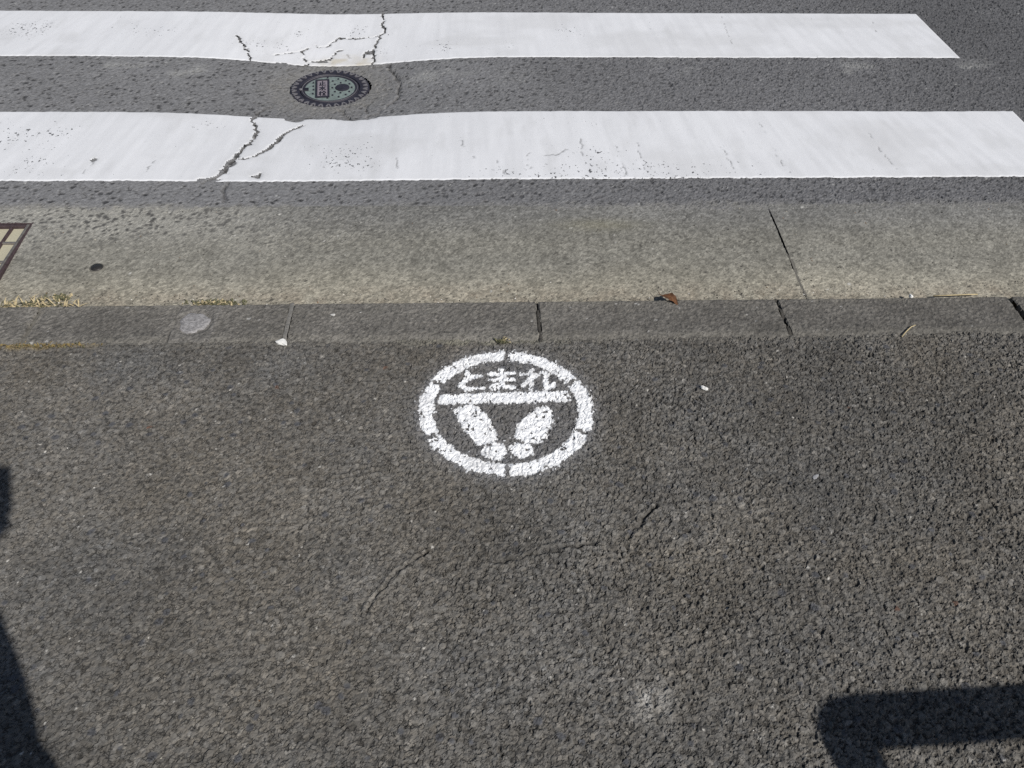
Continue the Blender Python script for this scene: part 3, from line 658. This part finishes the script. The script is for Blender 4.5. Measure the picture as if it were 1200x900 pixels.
for k in range(-13, 15):
    g, z = JOINTS.get(k, (.007, -.004)); x = J0+k*JP
    mb = MB(); n = 28; V = []
    for i in range(n+1):
        y = 1.59+(Y_KERB-.004-1.59)*i/n
        zz = z+.002*rng.uniform(-1, 1)
        if k == 1: zz = -.011 if y > 1.715 else -.001+.002*rng.uniform(-1, 1)
        if k == 2: zz = -.0025+.005*math.sin(y*90)
        if k == 0: zz = .0016+.0016*rng.uniform(-1, 1)
        if k == 3: zz = -.020
        V += [(x-g/2-.002, y, zz), (x+.001*rng.uniform(-1, 1), y, zz+(.006 if k == 3 else .001)), (x+g/2+.002, y, zz)]
    F = []
    for i in range(n): F += [(3*i, 3*i+1, 3*i+4, 3*i+3), (3*i+1, 3*i+2, 3*i+5, 3*i+4)]
    mb.add(V, F); mb.build('mortar_joint', M_MORTAR if k == 0 else (M_DARKJ if k == 3 else M_JDIRT if k in (1, 2) else M_SILT), kerb, True)
# pale rough mortar plug in one stone
V = []; F = []; nr, na = 9, 40
for i in range(nr+1):
    for a in range(na):
        t = 2*math.pi*a/na; r = .0375*i/nr*(1+.07*math.sin(3*t+1)+.05*math.sin(7*t)); px, py = r*math.cos(t), r*math.sin(t)*1.06
        z = .0018 if i < nr else -.004
        V.append((-.682+px, 1.679+py, z+(.0024*(float(fbm(np.array([px]), np.array([py]), .012, 2, 431)[0])-.5) if i else 0)))
for i in range(nr):
    for a in range(na):
        b_ = (a+1) % na; F.append((i*na+a, (i+1)*na+a, (i+1)*na+b_, i*na+b_))
plug = raw_mesh('mortar_plug', np.array(V), F, plain_mat('plug_mortar', (.27, .262, .262), .95, 0, .45, 180, .2, .9, 260), stones[-1])
plug['label'] = 'pale rough round mortar plug set in the stone'
del X, Y, H, C

# ------------------------------------------------------------------ manhole (valve) cover
mh = empty('manhole_cover', (MH_X, MH_Y, MH_Z+.007), (math.radians(2.6), 0, math.radians(6.2)))
tag(mh, 'round navy iron valve cover with green centre in the sunken road between the stripes', 'manhole cover')
R = MH_R
px0, px1, py0, py1 = -.0505, -.0015, -.066, .066
MB().lathe([(R, -.05), (R, -.002), (R-.003, .0), (R*.765, .0), (R*.755, -.002), (R*.755, -.05)], 96).build('frame_ring', M_IRON, mh, False)
ch = MB()
for k in range(30):
    a = 2*math.pi*(k+.3)/30; ca, sa = math.cos(a), math.sin(a)
    def P(r, t): return (r*ca-t*sa, r*sa+t*ca)
    ch.stroke([P(R*.955, -.0078), P(R*.845, 0), P(R*.955, .0078)], .0052, -.0005, .0022)
ch.build('chevron_ridges', M_IRONWORN, mh)['kind'] = 'stuff'
lid = MB().lathe([(R*.742, -.05), (R*.742, -.0025), (R*.73, -.0008), (R*.64, -.0008), (R*.632, -.003), (R*.632, -.02)], 96).build('lid_rim', M_IRON, mh)
MB().lathe([(R*.700, -.001), (R*.700, .0006), (R*.688, .0006), (R*.688, -.001)], 96).build('rim_bead', M_IRONWORN, lid)
face = MB().lathe([(R*.636, -.02), (R*.636, -.0022), (R*.45, -.0018), (0.0005, -.0018)], 96).build('lid_face', M_GREEN, mh)
dt = MB(); c6, s6 = math.cos(math.radians(-6.2)), math.sin(math.radians(-6.2))
for x, y in [(u*c6-v*s6, u*s6+v*c6) for u, v in DOTS]:
    if px0-.003 < x*.95 < px1+.003 and py0-.003 < y*.93 < py1+.003: continue
    dt.prism([(x*.95-.0028, y*.93-.0034), (x*.95+.0028, y*.93-.0034), (x*.95+.0028, y*.93+.0034), (x*.95-.0028, y*.93+.0034)], -.004, .001)
dt.build('grip_studs', M_IRON, face)['kind'] = 'stuff'
MB().lathe([(.0255, -.01), (.0255, .0008), (.023, .0022), (.0005, .0026)], 40, .0449, .001).build('lifting_boss', M_IRON, face)
fr_ = MB(); t = .0062
fr_.box(px0, px1, py1-t, py1, -.004, .0022); fr_.box(px0, px1, py0, py0+t, -.004, .0022)
fr_.box(px0, px0+t, py0+t, py1-t, -.004, .0022); fr_.box(px1-t, px1, py0+t, py1-t, -.004, .0022)
plq = fr_.build('name_plate', M_IRON, mh)
MB().box(px0+t, px1-t, py0+t, py1-t, -.004, -.0004).build('plate_face', M_PLATE, plq)
KANJI = [[[(.5, 1), (.5, .05)], [(.5, .55), (.9, .55)], [(.2, .7), (.2, .05)], [(0, .05), (1, .05)]],
         [[(.5, 1), (.5, .05), (.35, .12)], [(.05, .68), (.38, .68), (.3, .4), (.05, .12)], [(.9, .85), (.6, .55)], [(.55, .6), (.95, .1)]],
         [[(0, .7), (.45, .7)], [(.22, 1), (.22, 0)], [(.22, .65), (0, .25)], [(.7, 1), (.45, .6)], [(.7, 1), (.98, .6)], [(.55, .5), (.88, .5)], [(.55, .28), (.88, .28)], [(.7, .5), (.7, .05)], [(.48, .05), (.98, .05)]]]
gl = MB()
for i, g in enumerate(KANJI):
    oy = .022-.0375*i
    for s in g: gl.stroke([(px0+t+.006+x*.0245, oy+y*.032) for x, y in s], .0036, -.002, .0012)
gl.build('plate_characters', M_IRON, plq)
MB().box(-.098, -.076, -.011, .011, -.004, .0012, .002).build('hinge_slot', plain_mat('slot_iron', (.012, .012, .02), .7), mh)
MB().lathe([(.0065, -.002), (.0065, .001), (.004, .0026), (.0004, .003)], 20, -.1035, .001).build('hinge_pin', M_IRONWORN, mh)
MB().lathe([(R+.010, -.012), (R, -.022), (R, -.05)], 64).build('bedding_gap', M_DARKJ, mh)

# ------------------------------------------------------------------ drain grate in the gutter
gz = -.004
gr = empty('drain_grate', ((GX0+GX1)/2, (GY0+GY1)/2, gz))
tag(gr, 'rusty steel drain grate with beige sediment under its bars, set in the gutter', 'drain grate')
W2, D2 = (GX1-GX0)/2, (GY1-GY0)/2
for sx in (-1, 1):
    a, b_ = sorted((sx*W2, sx*(W2-.006))); MB().box(a, b_, -D2, D2, -.06, .004, .001).build('outer_frame', M_RUST, gr)
for sy in (-1, 1):
    a, b_ = sorted((sy*D2, sy*(D2-.006))); MB().box(-W2+.006, W2-.006, a, b_, -.06, .0038, .001).build('outer_frame', M_RUST, gr)
for sx in (-1, 1):
    a, b_ = sorted((sx*(W2-.009), sx*(W2-.016))); MB().box(a, b_, -D2+.009, D2-.009, -.04, .003, .001).build('side_bar', M_GALV, gr)
for sy in (-1, 1):
    a, b_ = sorted((sy*(D2-.009), sy*(D2-.018))); MB().box(-W2+.016, W2-.016, a, b_, -.04, .0025, .001).build('end_bar', M_RUST, gr)
nb = 14; 
for k in range(nb):
    x = W2-.016-.0315*(k+1)*((2*W2-.032)/(.0315*(nb+1)))
    MB().box(x-.0025, x+.0025, -D2+.018, D2-.018, -.034, .002, .0008).build('bearing_bar', M_RUST, gr)
for y in (D2-.093, D2-.182, D2-.271):
    MB().box(-W2+.016, W2-.016, y-.004, y+.004, -.010, -.0005, .001).build('cross_bar', M_GALV, gr)
V = []; n1, n2 = 60, 36
for j in range(n2+1):
    for i in range(n1+1):
        x = -W2+.004+(2*W2-.008)*i/n1; y = -D2+.004+(2*D2-.008)*j/n2
        V.append((x, y, -.0085+.003*float(vnoise(np.array([x]), np.array([y]), .05, 505)[0])))
raw_mesh('sediment', np.array(V), [(j*(n1+1)+i, j*(n1+1)+i+1, (j+1)*(n1+1)+i+1, (j+1)*(n1+1)+i) for j in range(n2) for i in range(n1)], M_SAND, gr)

# ------------------------------------------------------------------ small things on the ground
def gz_at(y): return float(gut_z(np.array(y)))
st_ = empty('survey_stud', (-.991, 1.925, gz_at(1.925)+.0005)); tag(st_, 'small dark round metal stud set in the gutter near the grate', 'survey stud')
MB().lathe([(.0155, -.01), (.0155, .001), (.0135, .0028), (.0005, .0036)], 36).build('stud_head', plain_mat('stud_metal', (.05, .047, .045), .5, .5, .3, 200), st_, True)
MB().lathe([(.0185, -.006), (.0185, .0004), (.0160, .0006), (.0160, -.004)], 36).build('washer', M_SILT, st_, True)

def chip(loc, size, mat, name, label, cat, seed, flat=.45, elong=1.3, rot=0.0):
    r_ = random.Random(seed); bm = bmesh.new(); bmesh.ops.create_icosphere(bm, subdivisions=2, radius=1)
    for v in bm.verts:
        n = v.co.copy(); k = 1+.22*math.sin(3.1*n.x+seed)+.16*math.sin(4.3*n.y-seed)+r_.uniform(-.13, .13)
        v.co = Vector((n.x*size*elong*k, n.y*size*k, max(n.z*k, -.55)*size*flat))
    me = bpy.data.meshes.new(name); bm.to_mesh(me); bm.free(); me.materials.append(mat); me.shade_flat()
    o = bpy.data.objects.new(name, me); o.location = loc; o.rotation_euler = (0, 0, rot); link(o)
    return tag(o, label, cat)
chip((-.456, 1.597, .002), .0095, M_WHITECHIP, 'paint_chip', 'white paint chip lying at the mortar-filled kerb joint', 'paint chip', 3, .45, 1.6, -.5)
chip((.522, 1.418, .003), .0066, M_WHITECHIP, 'white_pebble', 'small white pebble alone on dark asphalt beside the stencilled ring', 'pebble', 5, .7, 1.15, -.6)
chip((1.132, 1.752, .0015), .0058, M_WHITECHIP, 'white_pebble', 'tiny white pebble wedged on the kerb edge beside the lying straw', 'pebble', 9, .8, 1.0)
chip((-.348, 1.699, .003), .0045, plain_mat('grey_chip', (.5, .49, .47), .8), 'paint_chip', 'pale grey chip on the kerb stone beside the mortar-filled joint', 'paint chip', 12, .5, 1.2)
chip((.70, 1.150, .0018), .0052, plain_mat('plaster_crumb', (.30, .30, .31), .9, 0, .3, 300), 'plaster_crumb', 'crushed pale crumb on the asphalt towards the pipe barrier shadow', 'crumb', 17, .22, 1.4, .7)

# curled brown leaf on the kerb edge
nl, nw = 18, 8; V = []; F = []
for i in range(nl+1):
    t = i/nl; wd = .0135*math.sin(math.pi*min(1, t**.8*1.02))**.85*(1+.10*math.sin(t*23))
    for j in range(nw+1):
        s_ = -1+2*j/nw
        V.append((t*.052-.026, s_*wd+.004*math.sin(t*3.0), .004+.0055*s_*s_*math.sin(math.pi*t)+.0035*math.sin(t*4.2)+.0012*math.sin(s_*9+t*14)))
for i in range(nl):
    for j in range(nw):
        a = i*(nw+1)+j; F.append((a, a+1, a+nw+2, a+nw+1))
leaf = empty('fallen_leaf', (.500, 1.744, -.0005), (0, 0, math.radians(-47))); tag(leaf, 'curled brown dead leaf lying on the edge between kerb and gutter', 'leaf')
raw_mesh('blade', np.array(V), F, M_LEAF, leaf)
MB().tube([(-.026, 0, .004), (-.034, .002, .003), (-.042, .006, .005)], [.0011, .0009, .0007], 6).build('stem', M_LEAF, leaf, True)

def straw(pts, rad, label):
    o = MB().tube(pts, rad, 6).build('straw', M_STRAW, None, True); tag(o, label, 'straw')
straw([(1.045, 1.588, .004), (1.062, 1.606, .006), (1.080, 1.622, .007), (1.095, 1.631, .005)], .0014, 'short bent dry straw where asphalt meets the kerb stone')
straw([(1.195, 1.7595, -.004), (1.24, 1.7605, -.003), (1.285, 1.7625, -.003), (1.315, 1.764, -.004)], .0018, 'straight dry straw lying along the kerb edge in the gutter')

def tuft(loc, n, spread, length, mats, label, name, upright, seed):
    r_ = random.Random(seed); root = empty(name, loc); tag(root, label, 'weed')
    for mi, (mat, share, nm) in enumerate(mats):
        mb = MB()
        for k in range(int(n*share)):
            bx, by = r_.gauss(0, spread[0]), r_.gauss(0, spread[1]); a = r_.uniform(0, 2*math.pi); L = length*r_.uniform(.4, 1.1)
            e = r_.uniform(.1, .9)*upright; wd = r_.uniform(.0010, .0026)
            dx, dy = math.cos(a)*math.cos(e), math.sin(a)*math.cos(e); dz = math.sin(e)
            nx, ny = -math.sin(a)*wd, math.cos(a)*wd
            P0 = (bx, by, .000); P1 = (bx+dx*L*.5, by+dy*L*.5, .002+dz*L*.55); P2 = (bx+dx*L, by+dy*L, .001+dz*L*.7)
            mb.add([(P0[0]-nx, P0[1]-ny, P0[2]), (P0[0]+nx, P0[1]+ny, P0[2]), (P1[0]-nx, P1[1]-ny, P1[2]), (P1[0]+nx, P1[1]+ny, P1[2]+.0006), P2], [(0, 1, 3, 2), (2, 3, 4)])
        o = mb.build(nm, mat, root); o['kind'] = 'stuff'
gk = gz_at(1.77)
tuft((-1.105, 1.768, gk), 130, (.060, .007), .042, [(M_STRAW, .62, 'dry_blades'), (M_GRASS, .38, 'green_blades')], 'straggling tuft of dry straw grass along the kerb by the drain grate', 'dry_grass_tuft', .7, 3)
tuft((-1.045, 1.800, gk), 110, (.012, .006), .012, [(M_GRASS, .7, 'green_blades'), (M_STRAW, .3, 'dry_blades')], 'small olive clump of weed just behind the dry grass by the grate', 'weed_clump', .8, 4)
tuft((-.650, 1.771, gk), 170, (.034, .006), .016, [(M_GRASS, .7, 'green_blades'), (M_STRAW, .3, 'dry_blades')], 'low olive weed in the gutter beside the round mortar plug', 'weed_clump', .7, 5)
tuft((.068, 1.592, .000), 34, (.007, .003), .017, [(M_GRASS, .8, 'green_blades'), (M_STRAW, .2, 'dry_blades')], 'tiny green sprout at the kerb above the stencilled ring', 'weed_sprout', .9, 6)
tuft((-1.02, 1.597, .000), 90, (.05, .004), .008, [(plain_mat('ochre_moss', (.20, .15, .06), .9), .8, 'moss_tips'), (M_GRASS, .2, 'green_blades')], 'thin ochre moss line where asphalt meets the kerb stones', 'moss_line', .8, 8)

# loose grit: nobody could count it
def grit(name, n, place, seed, label):
    r_ = random.Random(seed); V = []; F = []; C_ = []
    tones = [((.045, .042, .038), 5), ((.11, .105, .095), 5), ((.22, .205, .17), 6), ((.34, .32, .27), 3), ((.62, .60, .56), 1), ((.16, .10, .06), 1)]
    tl = [c for c, k in tones for _ in range(k)]
    for _ in range(n):
        x, y, z, s = place(r_); b_ = len(V); a = r_.uniform(0, 6.3); c = r_.choice(tl)
        for dx, dy, dz in ((1, 0, .1), (0, 1, .1), (-1.1, .2, .1), (-.1, -1, .1), (.1, .1, .75)):
            k = s*r_.uniform(.7, 1.3); V.append((x+k*(dx*math.cos(a)-dy*math.sin(a)), y+k*(dx*math.sin(a)+dy*math.cos(a)), z+s*dz)); C_.append(c)
        F += [(b_, b_+1, b_+4), (b_+1, b_+2, b_+4), (b_+2, b_+3, b_+4), (b_+3, b_, b_+4)]
    o = raw_mesh(name, np.array(V), np.array(F, np.int32), M_CONC, None, np.array(C_), False); tag(o, label, 'grit', None, 'stuff')
def pl_g(r_):
    y = Y_KERB+.003+abs(r_.gauss(0, .035)) if r_.random() < .75 else r_.uniform(Y_KERB, Y_ROAD)
    y = min(y, 2.18); x = r_.uniform(-1.2, 1.75)
    return x, y, gz_at(y)-.0004, r_.uniform(.0009, .0027)*(1.25 if r_.random() < .1 else 1)
grit('gutter_grit', 2600, pl_g, 21, 'loose sandy grit gathered in the gutter along the kerb')
def pl_p(r_):
    return r_.uniform(-1.25, 1.45), r_.uniform(.5, 1.58), .0008, r_.uniform(.0006, .0017)
grit('pavement_grit', 420, pl_p, 22, 'scattered light grit on the asphalt footway')

# ------------------------------------------------------------------ pipe barrier beside the photographer (its shadow falls into the picture)
bar = empty('pipe_barrier', (1.7, .05, 0)); tag(bar, 'pipe barrier with splayed legs whose shadow lies on the footway', 'barrier')
M_PIPE = plain_mat('painted_pipe', (.55, .54, .50), .45, 0, .1, 40)
def bend(a, b, c, r, n=8):
    a, b, c = Vector(a), Vector(b), Vector(c); p = b+(a-b).normalized()*r; q_ = b+(c-b).normalized()*r
    return [tuple((1-t)**2*p+2*t*(1-t)*b+t*t*q_) for t in [k/n for k in range(n+1)]]
A0, A1, A2, A3 = (-.985, .045, 0), (-.615, -.011, .70), (.62, .032, .70), (.985, .06, 0)
MB().tube([A0]+bend(A0, A1, A2, .06)+bend(A1, A2, A3, .06)+[A3], .0365, 20).build('pipe_frame', M_PIPE, bar, True)
for b0 in (A0, A3):
    MB().lathe([(.062, .0), (.062, .006), (.058, .008), (.036, .008)], 28, b0[0], b0[1]).build('base_flange', M_GALV, bar)

# ------------------------------------------------------------------ the photographer, whose shadow falls into the picture
def skin(name, verts, edges, mat, parent, levels=2, root=0):
    bm = bmesh.new(); lay = bm.verts.layers.skin.verify(); bv = []
    for i, (co, r_) in enumerate(verts):
        v = bm.verts.new(co); v[lay].radius = (r_ if isinstance(r_, tuple) else (r_, r_)); v[lay].use_root = (i == root); bv.append(v)
    for a, b_ in edges: bm.edges.new((bv[a], bv[b_]))
    me = bpy.data.meshes.new(name); bm.to_mesh(me); bm.free(); me.materials.append(mat)
    o = bpy.data.objects.new(name, me); link(o, parent)
    s = o.modifiers.new('skin', 'SKIN'); s.use_smooth_shade = True
    ss = o.modifiers.new('subd', 'SUBSURF'); ss.levels = levels; ss.render_levels = levels
    return o
PX, PY = -.250, -.285
per = empty('person', (PX, PY, 0)); tag(per, 'person in dark jacket taking the photograph, only the shadow falls on the footway', 'person')
M_SKIN = plain_mat('skin', (.52, .34, .25), .55, 0, .05); M_JACK = plain_mat('dark_jacket', (.03, .035, .05), .85, 0, .2, 200)
M_TROU = plain_mat('dark_trousers', (.045, .045, .05), .85, 0, .2, 200); M_HAIR = plain_mat('black_hair', (.012, .010, .009), .45, 0, .3, 300)
M_SHOE = plain_mat('black_shoes', (.02, .02, .02), .5)
ph = Vector((-PX, -PY-.02, CAM_H))                        # the camera, in the person's own frame
Vb = [((0, 0, .92), (.15, .105)), ((0, .0, 1.08), (.125, .095)), ((0, .01, 1.24), (.15, .10)), ((0, .03, 1.385), .052), ((0, .05, 1.45), .066), ((0, .062, 1.52), (.078, .095)), ((0, .055, 1.60), (.06, .07))]
Eb = [(0, 1), (1, 2), (2, 3), (3, 4), (4, 5), (5, 6)]
def addv(co, r_, p): Vb.append((tuple(co), r_)); Eb.append((p, len(Vb)-1)); return len(Vb)-1
arm_pts = {}
for s in (-1, 1):
    hp = addv((s*.09, 0, .85), .082, 0); kn = addv((s*.10, .015, .48), .056, hp); an = addv((s*.105, -.02, .09), .036, kn); addv((s*.12, .11, .035), .032, an)
    sh = addv((s*.165, .0, 1.32), .052, 2)
    el_co = Vector((.266, .045, 1.00)) if s > 0 else Vector((-.15, .11, 1.07))
    el = addv(el_co, .040, sh)
    wr_co = (Vector((.235, .165, 1.28)) if s > 0 else ph+Vector((-.085, -.07, -.055))); wrv = addv(wr_co, .026, el)
    pm_co = ph+Vector((s*.052, -.045, -.012)); pm = addv(pm_co, (.024, .015), wrv)
    for f in range(4):                                    # four fingers bent over the far side of the camera
        k1 = addv(pm_co+Vector((s*.004, .020, .022-.016*f)), .0088, pm); L = (.026, .03, .027, .021)[f]
        k2 = addv(pm_co+Vector((-s*.010, .030, .026-.016*f)), .008, k1); addv(pm_co+Vector((-s*(.010+L), .028, .027-.016*f)), .0072, k2)
    t1 = addv(pm_co+Vector((-s*.018, -.014, -.012)), .0105, pm); addv(pm_co+Vector((-s*.040, -.020, .004)), .009, t1)
    arm_pts[s] = (Vector((s*.165, .0, 1.32)), el_co, wr_co)
body = skin('body', Vb, Eb, M_SKIN, per)
jv = [((0, 0, .80), (.172, .128)), ((0, 0, 1.06), (.148, .115)), ((0, .01, 1.24), (.168, .118)), ((0, .028, 1.37), (.075, .07))]; je = [(0, 1), (1, 2), (2, 3)]
for s in (-1, 1):
    a, e, w_ = arm_pts[s]; b_ = len(jv); jv += [(tuple(a), .066), (tuple(e), .054), (tuple(e.lerp(w_, .92)), .038)]; je += [(2, b_), (b_, b_+1), (b_+1, b_+2)]
skin('jacket', jv, je, M_JACK, per)
tv = [((0, 0, .88), (.156, .112)), ((0, 0, 1.0), (.140, .104))]; te = [(0, 1)]
for s in (-1, 1):
    b_ = len(tv); tv += [((s*.09, 0, .82), .096), ((s*.10, .015, .48), .072), ((s*.105, -.012, .085), .060)]; te += [(0, b_), (b_, b_+1), (b_+1, b_+2)]
skin('trousers', tv, te, M_TROU, per)
for s in (-1, 1):
    skin('shoe', [((s*.105, -.05, .050), .050), ((s*.112, .05, .045), .043), ((s*.12, .14, .038), .036)], [(0, 1), (1, 2)], M_SHOE, per)
skin('hair', [((0, .02, 1.49), (.085, .06)), ((0, .03, 1.56), (.094, .10)), ((0, .05, 1.625), (.068, .075))], [(0, 1), (1, 2)], M_HAIR, per)
M_EYE = plain_mat('eye', (.04, .03, .025), .2)
for s in (-1, 1):
    MB().lathe([(.0002, -.011), (.009, -.006), (.011, 0), (.009, .006), (.0002, .011)], 16).build('eye', M_EYE, per, True).location = (s*.032, .150, 1.522)
    MB().lathe([(.004, -.03), (.016, -.018), (.019, .008), (.012, .028), (.003, .032)], 14).build('ear', M_SKIN, per, True).location = (s*.082, .058, 1.512)
skin('nose', [((0, .145, 1.52), .010), ((0, .166, 1.492), .014), ((0, .150, 1.482), .011)], [(0, 1), (1, 2)], M_SKIN, per)
skin('mouth', [((-.022, .139, 1.458), .005), ((0, .147, 1.457), .007), ((.022, .139, 1.458), .005)], [(0, 1), (1, 2)], plain_mat('lips', (.42, .19, .16), .5), per)
bag = empty('shoulder_bag', (PX+.235, PY, .76)); tag(bag, 'dark shoulder bag hanging at the hip of the person taking the photograph', 'bag')
bm = bmesh.new(); bmesh.ops.create_cube(bm, size=1)
for v in bm.verts: v.co = Vector((v.co.x*.115, v.co.y*.23*(1 if v.co.z < 0 else .9), .13+v.co.z*.26))
bmesh.ops.bevel(bm, geom=bm.edges[:], offset=.028, segments=4, affect='EDGES')
me = bpy.data.meshes.new('bag_body'); bm.to_mesh(me); bm.free(); me.materials.append(M_JACK); me.shade_smooth(); link(bpy.data.objects.new('bag_body', me), bag)
MB().tube([(0, -.09, .24), (-.06, -.07, .42), (-.14, -.02, .60), (-.20, .03, .63), (-.25, .10, .55), (-.14, .12, .40), (0, .09, .24)], .009, 8).build('strap', M_SHOE, bag, True)
# compact camera in the hands, just behind the viewpoint
cm = empty('compact_camera', (0, 0, CAM_H)); cm.rotation_euler = cam.matrix_world.to_euler(); tag(cm, 'small black compact camera held in both hands by the person', 'camera')
M_CAM = plain_mat('black_camera', (.02, .02, .022), .4)
MB().box(-.056, .074, -.036, .060, .016, .042, .003).build('camera_body', M_CAM, cm)
lb = MB().lathe([(.021, .016), (.021, .004), (.018, .002), (.018, .012)], 32).build('lens_barrel', M_CAM, cm, True)
MB().box(.028, .044, .060, .064, .022, .034, .001).build('shutter_button', M_GALV, cm)
